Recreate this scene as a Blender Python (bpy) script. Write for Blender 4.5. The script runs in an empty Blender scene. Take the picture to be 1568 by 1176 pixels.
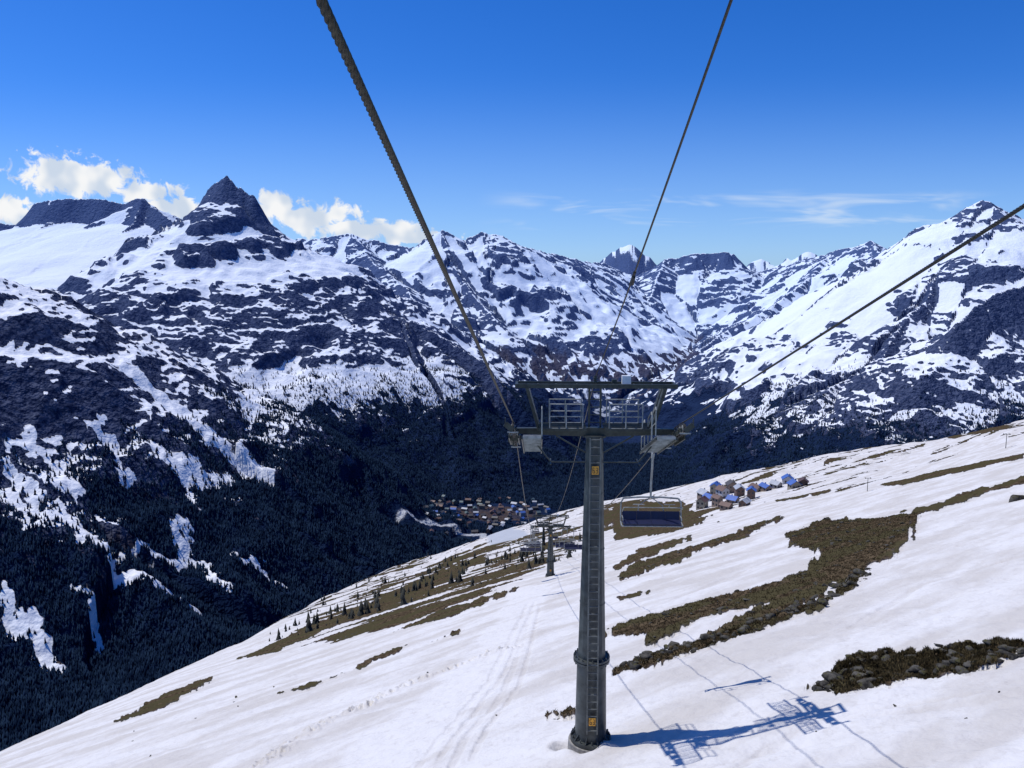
import bpy, bmesh, math, random, time
import numpy as np
from mathutils import Vector, Matrix
random.seed(7); rng=np.random.default_rng(11)
scene=bpy.context.scene
F=1207.0; PITCH=math.radians(7.5); CP,SP=math.cos(PITCH),math.sin(PITCH)
# ---------------------------------------------------------------- survey: sight line -> world point at northing y
def sight(px,py):
    a=(px-784)/F; b=(588-py)/F
    return np.array([a, CP+b*SP, -SP+b*CP])
def S(px,py,dist):
    d=sight(px,py); return d*(dist/d[1])
# ---------------------------------------------------------------- noise
_ang=np.linspace(0,2*np.pi,256,endpoint=False); GX=np.cos(_ang).astype(np.float32); GY=np.sin(_ang).astype(np.float32)
def _h(xi,yi,seed):
    h=(xi.astype(np.uint32)*np.uint32(374761393))+(yi.astype(np.uint32)*np.uint32(668265263))+np.uint32((seed*2654435761)&0xffffffff)
    h^=h>>np.uint32(13); h*=np.uint32(1274126177); h^=h>>np.uint32(16)
    return (h&np.uint32(255)).astype(np.int32)
def perlin(x,y,seed=0):
    xf=np.floor(x); yf=np.floor(y); xi=xf.astype(np.int64); yi=yf.astype(np.int64)
    fx=(x-xf).astype(np.float32); fy=(y-yf).astype(np.float32)
    u=fx*fx*fx*(fx*(fx*6-15)+10); v=fy*fy*fy*(fy*(fy*6-15)+10)
    def g(dx,dy):
        h=_h(xi+dx,yi+dy,seed); return GX[h]*(fx-dx)+GY[h]*(fy-dy)
    a=g(0,0); b=g(1,0); c=g(0,1); d=g(1,1)
    a=a+u*(b-a); c=c+u*(d-c)
    return (a+v*(c-a))*1.5
def fbm(x,y,o,seed=0,gain=.5):
    t=0; a=1.0; f=1.0
    for i in range(o):
        t=t+a*perlin(x*f,y*f,seed+i*7); a*=gain; f*=2.03
    return t
def rdg(x,y,seed): return 1-2*np.abs(perlin(x,y,seed))
def sst(x,a,b):
    t=np.clip((x-a)/(b-a),0,1); return t*t*(3-2*t)
def smax(a,b,k):
    h=np.clip(.5+.5*(a-b)/k,0,1); return a*h+b*(1-h)+k*h*(1-h)
# ---------------------------------------------------------------- polar sheet
NA=920
AZ=np.radians(np.linspace(-40,40,NA))
def gs(a,b,n): return np.geomspace(a,b,n,endpoint=False)
RR=np.concatenate([gs(2,22,15),gs(22,300,560),gs(300,1100,190),np.linspace(1100,5200,600,endpoint=False),
                   np.linspace(5200,10500,380,endpoint=False),np.geomspace(10500,30000,60)])
NR=len(RR)
R2,A2=np.meshgrid(RR,AZ,indexing='ij')
X=(R2*np.sin(A2)).astype(np.float32); Y=(R2*np.cos(A2)).astype(np.float32)

def near_h(x,y):
    c=np.where(x<0,.28,.235)
    z=-9.0-.66 -.327*y + c*x
    z=z+17*np.exp(-((x-120)**2/(220**2)+(y-680)**2/(230**2)))
    sh=76+.1*np.clip(y-60,0,400)
    dl=-x-sh
    w=9.0
    z=z-.72*w*np.logaddexp(0,np.clip(dl/w,-30,200))
    z=z-.55*60*np.logaddexp(0,np.clip((y-960)/60,-30,200))
    far=sst(y,60,500)
    z=z+(.25+far*3.6)*fbm(x/95,y/95,2,3)*1.0 + (.13+far*.9)*fbm(x/19,y/19,2,5)
    return z
RIDGES=[]
def ridge(pts,prof,rib,rs,rb=(.12,-.12,160),gl=1.0):
    RIDGES.append(([S(*p) for p in pts],prof,rib,rs,rb,gl))
P_std=([0,200,1200,6000],[0,140,760,3600])
LB=(.62,.34,200)
ridge([(-300,330,2250),(-100,385,2300),(0,435,2350),(60,490,2350),(130,530,2350),(200,580,2350),(290,620,2400),(350,650,2450),(400,690,2500),(430,720,2530),(480,745,2600),(550,778,2700),(640,822,2850)],([0,100,800,5000],[0,66,500,3500]),66,120,LB)
ridge([(195,575,2350),(250,640,2200),(330,730,2050),(420,820,1950),(520,880,1900)],([0,100,800,5000],[0,65,540,3500]),42,110,LB)
ridge([(-60,600,2000),(20,700,1800),(110,790,1700),(210,880,1600),(310,960,1500)],([0,100,800,5000],[0,65,560,3500]),36,100,LB)
# rock pyramid with long spur
PYR=([0,110,260,900,6000],[0,175,310,680,3900]); PB=(.72,.05,330)
ridge([(262,352,5500),(290,345,5350),(303,330,5200),(314,307,5120),(324,290,5080),(334,280,5040),(343,271,5000),(350,278,4990),(358,287,4985),(368,292,4980),(378,301,4960),(387,304,4950),(394,320,4930),(406,340,4900),(420,356,4850)],PYR,60,120,PB)
ridge([(420,356,4850),(442,386,4800),(470,410,4750),(500,430,4700),(560,462,4600),(620,490,4500),(680,525,4400),(740,565,4250),(790,610,4100),(860,690,3900)],PYR,60,170,(.35,-.02,150))
ridge([(334,280,5040),(318,304,4980),(300,335,4900),(280,368,4800),(262,395,4700),(240,430,4550),(215,470,4350)],PYR,45,110,(.6,-.1,200))
ridge([(343,271,5000),(352,330,4860),(385,380,4680),(410,440,4400),(385,505,4100),(330,560,3850),(300,610,3650)],PYR,50,120,(.48,-.08,200))
ridge([(500,430,4700),(482,470,4450),(462,512,4200),(450,570,3950),(410,640,3650),(380,700,3450)],PYR,45,140,(.2,-.1,130))
ridge([(600,482,4540),(640,540,4200),(670,600,3950),(690,680,3600)],PYR,45,140,(.2,-.1,130))
# flat-topped massif above the glacier
ridge([(-250,330,6300),(-60,338,6300),(30,345,6250),(42,334,6200),(47,313,6150),(80,308,6100),(120,305,6100),(160,308,6050),(192,312,6000),(205,303,5950),(218,305,5900),(228,318,5850),(240,320,5800),(252,330,5700),(268,346,5600),(290,356,5500)],([0,150,1500,6000],[0,190,640,4200]),28,150,(.6,-.6,150),.5)
ridge([(-200,380,5300),(-60,400,5100),(0,412,4900),(20,430,4700)],([0,150,1500,6000],[0,120,640,4200]),20,150,(.4,-.35,120),.6)
ridge([(215,304,5900),(205,340,5650),(180,360,5450),(170,400,5200),(140,470,4800)],([0,60,400,6000],[0,60,220,4200]),20,150,(.5,-.4,80),.6)
# centre-left range
ridge([(420,372,7600),(455,368,7600),(500,365,7500),(520,362,7500),(540,360,7500),(575,370,7500),(610,378,7400),(650,382,7300),(664,364,7300),(676,354,7300),(690,361,7300),(702,372,7300),(722,364,7350),(740,357,7400),(760,360,7400),(775,366,7400),(795,378,7600),(830,386,8200),(870,397,8600),(900,402,9000),(925,405,9500)],P_std,80,230,(.35,-.25,200))
ridge([(676,354,7300),(690,400,6850),(715,445,6450),(760,490,6050),(805,535,5800),(850,580,5600),(885,620,5450)],P_std,65,210,(.5,-.1,180))
ridge([(540,360,7500),(575,405,6900),(612,430,6500),(640,470,6000),(700,510,5500)],P_std,65,210,(.42,-.1,160))
ridge([(795,378,7600),(826,412,7300),(850,440,7050),(862,480,6800),(868,530,6500),(880,570,6300)],([0,120,500,6000],[0,120,380,3600]),55,190,(.55,-.12,190))
ridge([(870,397,8600),(900,440,8200),(915,490,7900),(915,540,7600)],P_std,55,220,(.3,-.18,160))
# far dark pyramid, rocky heads
ridge([(905,430,11000),(922,404,11000),(938,384,11000),(952,376,11000),(966,370,11000),(984,386,11000),(1006,411,11000),(1030,430,11000)],([0,300,6000],[0,330,5000]),60,200,(.6,.45,600))
ridge([(1003,415,9800),(1020,399,9700),(1038,396,9700),(1060,390,9600),(1085,390,9600),(1110,387,9500),(1125,391,9500),(1138,406,9500),(1160,425,9600)],([0,200,900,6000],[0,210,620,3600]),55,220,(.6,-.05,260))
ridge([(1020,399,9700),(1005,430,9100),(990,465,8600),(965,515,8100),(940,560,7700)],P_std,55,240,(.5,-.1,220))
ridge([(1130,410,13000),(1152,399,13000),(1165,391,13000),(1178,402,13000),(1195,401,12800),(1215,389,12600),(1235,380,12500),(1246,391,12500),(1262,394,12500),(1280,385,12500),(1300,378,12300),(1330,395,12300)],([0,300,6000],[0,280,5000]),60,220,(.5,.3,500))
# right-hand range
ridge([(1130,425,9900),(1200,409,9300),(1240,398,8800),(1280,386,8300),(1310,381,8000),(1330,371,7800),(1345,386,7500),(1372,397,6800),(1385,391,6400),(1400,378,6000),(1440,355,5600),(1470,335,5300),(1488,320,5100),(1505,311,5000),(1520,318,4900),(1535,328,4800),(1568,346,4700),(1650,330,4600),(1850,350,4500)],P_std,65,250,(.42,-.2,180))
ridge([(1400,378,6000),(1360,430,5500),(1300,480,5100),(1230,530,4800),(1150,580,4500),(1080,625,4400)],P_std,58,200,(.28,-.06,150))
ridge([(1280,386,8300),(1210,450,7400),(1130,500,6800),(1060,545,6400),(990,585,6200)],P_std,55,220,(.25,-.15,150))
ridge([(1505,311,5000),(1465,400,4600),(1400,480,4200),(1340,560,3900),(1250,615,3600)],P_std,58,180,(.38,0,150))
ridge([(1700,360,3900),(1568,440,3700),(1500,462,3620),(1450,500,3500),(1432,560,3400),(1400,630,3300)],([0,100,500,6000],[0,130,420,3600]),55,140,(.55,.3,300))

def mountain_h(x,y):
    sh=x.shape; Z=lambda v: np.full(sh,v,np.float32)
    best=Z(-9999.); bs=Z(0); bd=Z(1e4); bi=Z(0); brib=Z(0); brs=Z(150); ba=Z(0); bb_=Z(0); b0=Z(100); bg_=Z(1)
    w=40; xw=x+w*fbm(x/420,y/420,2,31); yw=y+w*fbm(x/420,y/420,2,41)
    for ri,(pts,prof,rib,rs,rb,gl) in enumerate(RIDGES):
        s0=0.0
        ps=np.array(prof[0],np.float32); pd=np.array(prof[1],np.float32)
        for a,b in zip(pts[:-1],pts[1:]):
            dx,dy=b[0]-a[0],b[1]-a[1]; L2=dx*dx+dy*dy; L=math.sqrt(L2)
            t=np.clip(((xw-a[0])*dx+(yw-a[1])*dy)/L2,0,1)
            d=np.hypot(xw-(a[0]+t*dx),yw-(a[1]+t*dy))
            h=a[2]+t*(b[2]-a[2])-np.interp(d,ps,pd)
            m=h>best
            best[m]=h[m]; bs[m]=(s0+t*L)[m]; bd[m]=d[m]; bi[m]=ri*13.7; brib[m]=rib; brs[m]=rs; ba[m]=rb[0]; bb_[m]=rb[1]; b0[m]=rb[2]; bg_[m]=gl
            s0+=L
    wob=.5*perlin(x/300,y/300,77)+.2*perlin(x/90,y/90,78)
    n1=perlin(bs/brs+bi+wob,bd/900,91); n2=perlin(bs/(brs*.42)+bi+wob,bd/500,95)
    ribv=(1-2*np.abs(n1))*.65+(1-2*np.abs(n2))*.3
    fade=sst(bd,15,380)
    bias=bb_+(ba-bb_)*(1-sst(bd,b0*.6,b0*1.5))
    streak=fbm(bs/95+bi+.6*wob,bd/480+.4*wob,5,66,.62)
    rm=sst(.32*fbm(x/460,y/460,3,61,.5)+.58*streak+.38*ribv+bias-.10,-.06,.36)
    rough=rdg(x/210+.2*wob,y/210,52)*22+rdg(bs/80+bi+wob,bd/300,53)*16+rdg(bs/36+bi+wob,bd/150,54)*8+rdg(x/48,y/48,57)*4+perlin(x/20,y/20,55)*3.5
    h=best+fade*bg_*(brib*ribv*1.0+34*fbm(x/600,y/600,2,51))+fade*streak*8*bg_+(.05+.95*rm)*(.55+.45*fade)*(.4+.6*bg_)*rough
    return h,ribv,streak,rm
def floor_h(x,y):
    return -915+.155*np.clip(2600-y,0,1400)+.1*np.clip(y-8000,0,4000)+6*perlin(x/200,y/200,8)
far=RR>900; k0=int(np.argmax(far))
NH=near_h(X,Y)
MH=np.full_like(X,-3000.); RIB=np.zeros_like(X); STK=np.zeros_like(X); RM=np.zeros_like(X)
MH[k0:],RIB[k0:],STK[k0:],RM[k0:]=mountain_h(X[k0:],Y[k0:])
FL=floor_h(X,Y)
OT=np.where(R2>500,smax(MH,FL,60),-3000.)
H=smax(NH,OT,25).astype(np.float64)
nearm=(NH>OT)
# --------- lookups on the sheet
def hz(x,y,G=None):
    G=H if G is None else G
    r=math.hypot(x,y); a=math.atan2(x,y)
    fi=np.interp(r,RR,np.arange(NR)); fj=(a-AZ[0])/(AZ[-1]-AZ[0])*(NA-1)
    i=int(min(max(fi,0),NR-2)); j=int(min(max(fj,0),NA-2)); u=fi-i; v=fj-j
    return float((G[i,j]*(1-v)+G[i,j+1]*v)*(1-u)+(G[i+1,j]*(1-v)+G[i+1,j+1]*v)*u)
def gpt(px,py):
    d=sight(px,py); a=math.atan2(d[0],d[1]); m=d[2]/math.hypot(d[0],d[1])
    j=int(round((a-AZ[0])/(AZ[-1]-AZ[0])*(NA-1))); j=min(max(j,0),NA-1)
    col=H[:,j]-m*RR; k=np.argmax(col[12:]>=0)+12
    c0,c1=col[k-1],col[k]; t=0 if c1==c0 else min(1,max(0,-c0/(c1-c0)))
    r=RR[k-1]+t*(RR[k]-RR[k-1])
    return (r*math.sin(a),r*math.cos(a))
BARE=[
 [(930,962),(1010,940),(1100,915),(1200,890),(1245,850),(1196,820),(1268,792),(1320,798),(1415,784),(1392,820),(1335,868),(1250,918),(1150,962),(1080,975),(1180,925),(1080,945),(990,990),(985,972),(930,975)],
 [(936,1030),(985,1006),(1060,985),(1150,955),(1252,918),(1330,868),(1340,880),(1250,935),(1150,972),(1060,1000),(1000,1018),(940,1036)],
 [(1243,1056),(1275,1025),(1330,1000),(1420,998),(1500,986),(1568,985),(1600,985),(1568,1003),(1520,1026),(1400,1042),(1290,1064)],
 [(940,885),(985,858),(1060,838),(1150,807),(1190,790),(1200,794),(1150,816),(1080,843),(1010,868),(950,891)],
 [(1345,744),(1440,720),(1568,695),(1568,702),(1460,726),(1375,743)],
 [(1568,730),(1500,749),(1410,777),(1380,790),(1395,793),(1480,766),(1568,740)],
 [(522,1030),(560,1010),(625,988),(600,1004),(545,1028)],
 [(675,977),(698,966),(710,966),(688,977)],
 [(175,1106),(215,1080),(300,1043),(335,1034),(262,1080),(200,1102)],
 [(828,1097),(850,1090),(880,1089),(884,1096),(850,1102)],
 [(920,772),(1060,768),(1085,800),(1030,815),(940,828)],
 [(943,915),(1000,905),(998,911),(955,919)],
 [(430,1062),(480,1045),(520,1035),(478,1052)],
 [(1180,766),(1260,752),(1290,748),(1240,762)],
 [(600,968),(680,935),(770,905),(800,893),(770,915),(690,945)],
 [(930,870),(990,838),(1050,822),(1060,828),(1000,850),(945,876)],
 [(1440,664),(1520,650),(1568,652),(1520,662),(1460,672)],
 [(360,1010),(430,980),(520,940),(600,905),(700,865),(760,850),(700,885),(600,930),(500,965),(420,1000)],
]
SHRUB=[[(395,1005),(450,965),(520,925),(600,885),(700,845),(790,822),(868,805),(890,835),(840,872),(770,905),(690,940),(610,965),(540,982),(450,996)]]
BAREW=[[gpt(*p) for p in poly] for poly in BARE]
SHRW=[[gpt(*p) for p in poly] for poly in SHRUB]
def inpoly_np(px_,py_,P):
    P=np.array(P); ins=np.zeros(px_.shape,bool)
    for i in range(len(P)):
        a=P[i]; b=P[(i+1)%len(P)]
        cnd=((a[1]>py_)!=(b[1]>py_))
        xin=(b[0]-a[0])*(py_-a[1])/((b[1]-a[1]) if abs(b[1]-a[1])>1e-9 else 1e-9)+a[0]
        ins^=cnd&(px_<xin)
    return ins
kn=int(np.argmax(RR>1500)); ks=int(np.argmax(RR>20))
xs=X[ks:kn]; ys=Y[ks:kn]; rs_=R2[ks:kn]
amp=np.clip(rs_/40,.5,12)
xw=xs+amp*.6*fbm(xs/(2.2*amp**.8),ys/(2.2*amp**.8),4,101,.62); yw=ys+amp*.6*fbm(xs/(2.2*amp**.8),ys/(2.2*amp**.8),4,121,.62)
def polysd(polys):
    sd=np.full(xs.shape,-1e3,np.float32)
    for poly in polys:
        P=np.array(poly); lo=P.min(0)-25; hi=P.max(0)+25
        bx=(xw>lo[0])&(xw<hi[0])&(yw>lo[1])&(yw<hi[1])
        px_=xw[bx]; py_=yw[bx]
        if px_.size==0: continue
        ins=inpoly_np(px_,py_,P); dm=np.full(px_.shape,1e6,np.float32)
        for i in range(len(P)):
            a=P[i]; b=P[(i+1)%len(P)]
            e=b-a; L2=max(e@e,1e-9); t=np.clip(((px_-a[0])*e[0]+(py_-a[1])*e[1])/L2,0,1)
            dm=np.minimum(dm,np.hypot(px_-a[0]-t*e[0],py_-a[1]-t*e[1]))
        v=np.where(ins,dm,-dm); sd[bx]=np.maximum(sd[bx],v)
    return sd
sd=polysd(BAREW); ssh=polysd(SHRW)
bare=np.zeros_like(X); bw=np.clip(rs_/250,.12,1.5)
bare[ks:kn]=sst(sd+.40*amp*fbm(xs/(.6*amp),ys/(.6*amp),4,141,.68)-.06*amp,-bw,bw)
cs=(X*.81+Y*.58); cc=(-X*.58+Y*.81)
st=fbm(cs/80,cc/17,5,201,.62)
thr=np.interp(Y,[150,260,420,900],[2.2,.55,.32,.2])-.26*sst(-X,-60,60)*sst(Y,220,400)
shr=np.zeros_like(X); shr[ks:kn]=sst(ssh,-8,8)
thr=thr+(-.22-thr)*shr
bare=np.maximum(bare,np.where(nearm,sst(st,thr,thr+.1),0))
offl=-X-(76+.1*np.clip(Y-60,0,400))
bare=np.maximum(bare,np.where(nearm,sst(offl+14*fbm(X/20,Y/20,4,222),0,22),0))
bare=np.where(nearm,bare,0)
nr=(R2<400)
rough=rdg(X/1.1,Y/1.1,301)*.17+fbm(X/.45,Y/.45,2,305)*.09
H=H+np.where(nr,bare*(rough+.05),0)
cup=.12*fbm(X/3.2+.3*Y/3,Y/1.5,3,310)+.035*perlin(X/.6,Y/.4,320)+.11*fbm(X/7,Y/5,2,330)
H=H+np.where(nr,(1-bare)*cup,0)
def dent(x,y,rad,dep):
    r=math.hypot(x,y); a=math.atan2(x,y)
    i0,i1=np.searchsorted(RR,[r-3*rad,r+3*rad]); da=3*rad/r
    j0,j1=np.searchsorted(AZ,[a-da,a+da])
    if i1<=i0 or j1<=j0: return
    d2=((X[i0:i1,j0:j1]-x)**2+(Y[i0:i1,j0:j1]-y)**2)/rad**2
    H[i0:i1,j0:j1]+=-dep*np.exp(-d2)+dep*.45*np.exp(-(np.sqrt(d2)-1.6)**2*3)
tr=[gpt(*p) for p in [(395,1175),(430,1150),(470,1120),(520,1095),(560,1080),(600,1058),(640,1040),(700,1020),(740,1003),(790,990)]]
skis=[[gpt(*p) for p in pl] for pl in ([(1130,1176),(1180,1140),(1290,1100),(1420,1085),(1568,1060)],[(690,1176),(720,1120),(770,1060),(800,980),(815,930)],[(640,1176),(690,1110),(750,1040),(790,960),(808,925)],[(1000,930),(1100,890),(1240,830)],[(1300,960),(1400,900),(1568,850)],[(0,1165),(200,1110),(330,1060)])]
for a,b in zip(tr[:-1],tr[1:]):
    L=math.hypot(b[0]-a[0],b[1]-a[1]); n=int(L/.45)
    for q in range(n):
        for side in (-1,1):
            if random.random()<.85:
                t=(q+.5*(side>0))/n; dent(a[0]+t*(b[0]-a[0])+side*random.uniform(.05,.55),a[1]+t*(b[1]-a[1])+random.uniform(-.4,.4),random.uniform(.15,.24),random.uniform(.2,.36))
TX,TY=3.2,30.0
BZ=hz(TX,TY)
dent(TX-.9,TY-.1,.55,.45); dent(TX-.3,TY-.7,.5,.3)
# ---------------- covers
dHr=np.gradient(H,RR,axis=0); dHa=np.gradient(H,AZ,axis=1)/R2
slope=np.hypot(dHr,dHa)
nA=fbm(X/260,Y/260,5,401,.6); nB=fbm(X/60,Y/60,4,411,.6)
T=1.24-.55*RM+.08*nA+.10*nB-.12*STK
snow=sst(T-slope,-.12,.12)
tree=-480+70*nA+45*nB-90*sst(X,0,600)*sst(Y,2800,3600)+90*sst(-X,100,500)*sst(-Y,-2900,-2500)
tree=tree-np.where(Y>5000,40,0)
low=sst(tree-H,-30,30)
deep=sst(tree-H+60*nB,60,150)
gully=sst(-RIB+.25*nB-.2*STK,.05,.35)*sst(H,-740,-560)
chutes=[([(5,720),(60,770),(150,830),(220,880),(295,928)],26),([(270,795),(290,850),(352,892)],20),([(150,832),(215,852),(290,868)],16),([(0,905),(40,960),(92,1025)],24),([(112,900),(150,985)],14),
        ([(190,565),(250,610),(330,670),(400,725)],45),([(250,690),(290,730),(345,735)],40),([(400,600),(380,640)],40),([(290,700),(296,775)],14),([(360,850),(440,900)],12),([(0,700),(10,760),(60,800)],16),([(60,690),(90,720),(115,760)],18),([(150,640),(180,700),(190,740)],14)]
cm=np.zeros_like(X)
xw2=X+22*nB+9*perlin(X/12,Y/12,435); yw2=Y+22*fbm(X/60,Y/60,4,433,.6)
def linemask(out,W,wd,fx,fy,a0,a1,m=120):
    for a,b in zip(W[:-1],W[1:]):
        ax,ay=a; dx,dy=b[0]-ax,b[1]-ay; L2=dx*dx+dy*dy+1e-6
        lo=min(ax,b[0])-m,min(ay,b[1])-m; hi=max(ax,b[0])+m,max(ay,b[1])+m
        mk=(X>lo[0])&(X<hi[0])&(Y>lo[1])&(Y<hi[1])
        t=np.clip(((fx[mk]-ax)*dx+(fy[mk]-ay)*dy)/L2,0,1); d=np.hypot(fx[mk]-ax-t*dx,fy[mk]-ay-t*dy)
        out[mk]=np.maximum(out[mk],1-sst(d,wd*a0,wd*a1))
for pl,wd in chutes: linemask(cm,[gpt(*p) for p in pl],wd,xw2,yw2,.3,1.0)
cut=1-np.maximum(cm,gully*(~nearm)*.9)
isn=sst(-420-H,0,40)*(offl>0)+sst(Y,1000,1200)
trees_m=np.clip(np.where(nearm,isn,low),0,1)*cut
forest=np.clip(np.where(nearm,isn,deep),0,1)*cut
fy=np.where(Y>5200,sst(-H+150*nB,700,820),1)
forest=forest*fy; trees_m=trees_m*fy
farlow=low*np.where(Y>5200,sst(nB+.6*nA,-.25,.15),1)
brown=np.where(nearm,bare,np.where(Y>5200,low,deep)*.9)
sn_m=np.maximum(snow*(1-np.where(Y>5200,farlow,deep)),cm)
snowm=np.where(nearm,1-bare,np.maximum(sn_m,low*gully*sst(nB,-.4,.1)*.9))
road=np.zeros_like(X)
RP=[(612,792),(660,799),(700,808),(740,818),(780,826)]
linemask(road,[gpt(*p) for p in RP],14,X,Y,.7,1.0)
trim=np.zeros_like(X); linemask(trim,[gpt(a,b+4) for a,b in RP],48,X,Y,.8,1.0)
town=np.exp(-(((X+80)/330)**2+((Y-3020)/190)**2)*1.0)
forest=forest*(1-.6*sst(town,.5,.8))*(1-road); trees_m=trees_m*(1-road)*(1-trim)
brown=np.maximum(brown,sst(town,.3,.6))
ski=np.zeros_like(X)
for W_ in skis: linemask(ski,W_,.28,X+.12*perlin(X/2,Y/2,5),Y,.5,1.0,4); linemask(ski,[(a+.9,b+.5) for a,b in W_],.22,X,Y,.5,1.0,4)
H=H-ski*.07*(1-bare)
groom=np.zeros_like(X); linemask(groom,[gpt(*p) for p in [(560,1190),(650,1100),(745,1010),(795,940),(812,900)]],3.4,X+.8*fbm(X/4,Y/4,2,77),Y,.5,1.0,12)

# ---------------- mesh
nv=NR*NA
co=np.empty((nv,3),np.float32); co[:,0]=X.ravel(); co[:,1]=Y.ravel(); co[:,2]=H.ravel()
idx=np.arange(nv,dtype=np.int32).reshape(NR,NA)
q=np.stack([idx[:-1,:-1],idx[:-1,1:],idx[1:,1:],idx[1:,:-1]],-1).reshape(-1,4)[:,::-1]
me=bpy.data.meshes.new('terrain')
me.vertices.add(nv); me.vertices.foreach_set('co',co.ravel())
me.loops.add(q.size); me.loops.foreach_set('vertex_index',np.ascontiguousarray(q).ravel())
me.polygons.add(len(q)); me.polygons.foreach_set('loop_start',np.arange(0,q.size,4,dtype=np.int32))
me.polygons.foreach_set('use_smooth',np.ones(len(q),bool))
me.update(calc_edges=True)
ca=me.color_attributes.new('cover','FLOAT_COLOR','POINT')
cv=np.empty((nv,4),np.float32); cv[:,0]=snowm.ravel(); cv[:,1]=forest.ravel(); cv[:,2]=brown.ravel(); cv[:,3]=1
ca.data.foreach_set('color',cv.ravel())
# mid-scale variation carried on the sheet (tone of snow / soil)
var=np.where(nearm,.55+.5*fbm((X*.81+Y*.58)/14,(-X*.58+Y*.81)/4,5,501,.62)+.18*ski-.5*groom,.5+.5*nB)
cb=me.color_attributes.new('zone','FLOAT_COLOR','POINT')
cv[:,0]=nearm.ravel(); cv[:,1]=road.ravel(); cv[:,2]=sst(R2,1800,8500).ravel(); cv[:,3]=np.clip(var,0,1).ravel()  # blue channel: amount of air haze painted into the ground colours by distance
cb.data.foreach_set('color',cv.ravel())
ter=bpy.data.objects.new('mountain_terrain',me); scene.collection.objects.link(ter)

# ---------------------------------------------------------------- node helper
class NT:
    def __init__(s,nt): s.t=nt; s.n=nt.nodes; s.l=nt.links
    def _in(s,sock,v):
        if isinstance(v,bpy.types.NodeSocket): s.l.new(v,sock)
        else: sock.default_value=v
    def m(s,op,a,b=None,c=None,clamp=False):
        n=s.n.new('ShaderNodeMath'); n.operation=op; n.use_clamp=clamp; s._in(n.inputs[0],a)
        if b is not None: s._in(n.inputs[1],b)
        if c is not None: s._in(n.inputs[2],c)
        return n.outputs[0]
    def mix(s,f,a,b):
        n=s.n.new('ShaderNodeMix'); n.data_type='RGBA'; s._in(n.inputs[0],f)
        for k,v in (('A',a),('B',b)):
            sk=[i for i in n.inputs if i.name==k and i.type=='RGBA'][0]
            s._in(sk,(*v,1) if isinstance(v,tuple) and len(v)==3 else v)
        return [o for o in n.outputs if o.type=='RGBA'][0]
    def ss(s,v,a,b):
        n=s.n.new('ShaderNodeMapRange'); n.interpolation_type='SMOOTHSTEP'
        s._in(n.inputs[0],v); s._in(n.inputs[1],a); s._in(n.inputs[2],b); return n.outputs[0]
    def noise(s,vec,scale,det=6,rough=.6,dist=0,dim='3D'):
        n=s.n.new('ShaderNodeTexNoise'); n.noise_dimensions=dim; s.l.new(vec,n.inputs['Vector']); n.inputs['Scale'].default_value=scale; n.inputs['Detail'].default_value=det; n.inputs['Roughness'].default_value=rough; n.inputs['Distortion'].default_value=dist
        return n.outputs[0]
def newmat(name):
    m=bpy.data.materials.new(name); m.use_nodes=True; b=m.node_tree.nodes['Principled BSDF']; return m,NT(m.node_tree),b
def simple(name,col,rough=.6,metal=0,var=.25,scale=6,det=3):
    m,n,b=newmat(name); tc=n.n.new('ShaderNodeTexCoord').outputs['Object']
    v=n.noise(tc,scale,det,.65)
    c2=tuple(x*(1-var) for x in col); c3=tuple(min(1,x*(1+var)) for x in col)
    n.l.new(n.mix(n.ss(v,.3,.7),c2,c3),b.inputs['Base Color'])
    b.inputs['Roughness'].default_value=rough; b.inputs['Metallic'].default_value=metal
    return m
def diffuse(m,n,b,col,normal=None):
    # matt ground: plain diffuse surface
    d=n.n.new('ShaderNodeBsdfDiffuse'); n.l.new(col,d.inputs['Color']); d.inputs['Roughness'].default_value=0
    if normal is not None: n.l.new(normal,d.inputs['Normal'])
    out=[x for x in n.n if x.type=='OUTPUT_MATERIAL'][0]; n.l.new(d.outputs[0],out.inputs['Surface']); n.n.remove(b)
m,n,b=newmat('alpine_ground')
tc=n.n.new('ShaderNodeTexCoord').outputs['Object']
def attr(nm):
    a=n.n.new('ShaderNodeAttribute'); a.attribute_name=nm; sp=n.n.new('ShaderNodeSeparateColor'); n.l.new(a.outputs['Color'],sp.inputs[0]); return sp.outputs,a.outputs['Alpha']
cov,_=attr('cover'); zon,vr=attr('zone')
sc_=n.m('ADD',.05,n.m('MULTIPLY',zon[0],1.6))
vm=n.n.new('ShaderNodeVectorMath'); vm.operation='SCALE'; n.l.new(tc,vm.inputs[0]); n.l.new(sc_,vm.inputs['Scale'])
nn=n.noise(vm.outputs[0],1.0,4,.7)
k=n.m('SUBTRACT',1.0,n.m('MULTIPLY',zon[0],.4))
sv=n.m('ADD',cov[0],n.m('MULTIPLY',n.m('SUBTRACT',nn,.5),k))
sf=n.ss(sv,.43,.57)
rock=n.mix(n.ss(nn,.36,.64),(.014,.022,.055),(.080,.095,.155))  # navy cast of air haze is put into these rock tones
rock=n.mix(n.m('MULTIPLY',zon[2],.75),rock,(.080,.130,.28))  # painted aerial haze: rock turns bluer and paler with distance
turf=n.mix(n.ss(nn,.34,.66),(.028,.020,.013),(.125,.092,.056))
turf=n.mix(n.ss(vr,.45,.65),turf,(.070,.060,.031))
earth=n.mix(n.ss(vr,.3,.7),(.070,.052,.045),(.040,.038,.052))
earth=n.mix(n.m('MULTIPLY',zon[2],.6),earth,(.085,.10,.19))  # same painted distance haze over the bare earth
lowc=n.mix(zon[0],earth,turf)
base=n.mix(cov[2],rock,lowc)
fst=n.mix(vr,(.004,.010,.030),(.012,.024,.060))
fst=n.mix(n.m('MULTIPLY',zon[2],.6),fst,(.035,.065,.17))  # forest floor lifted to blue far off, haze put into the colour
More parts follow.
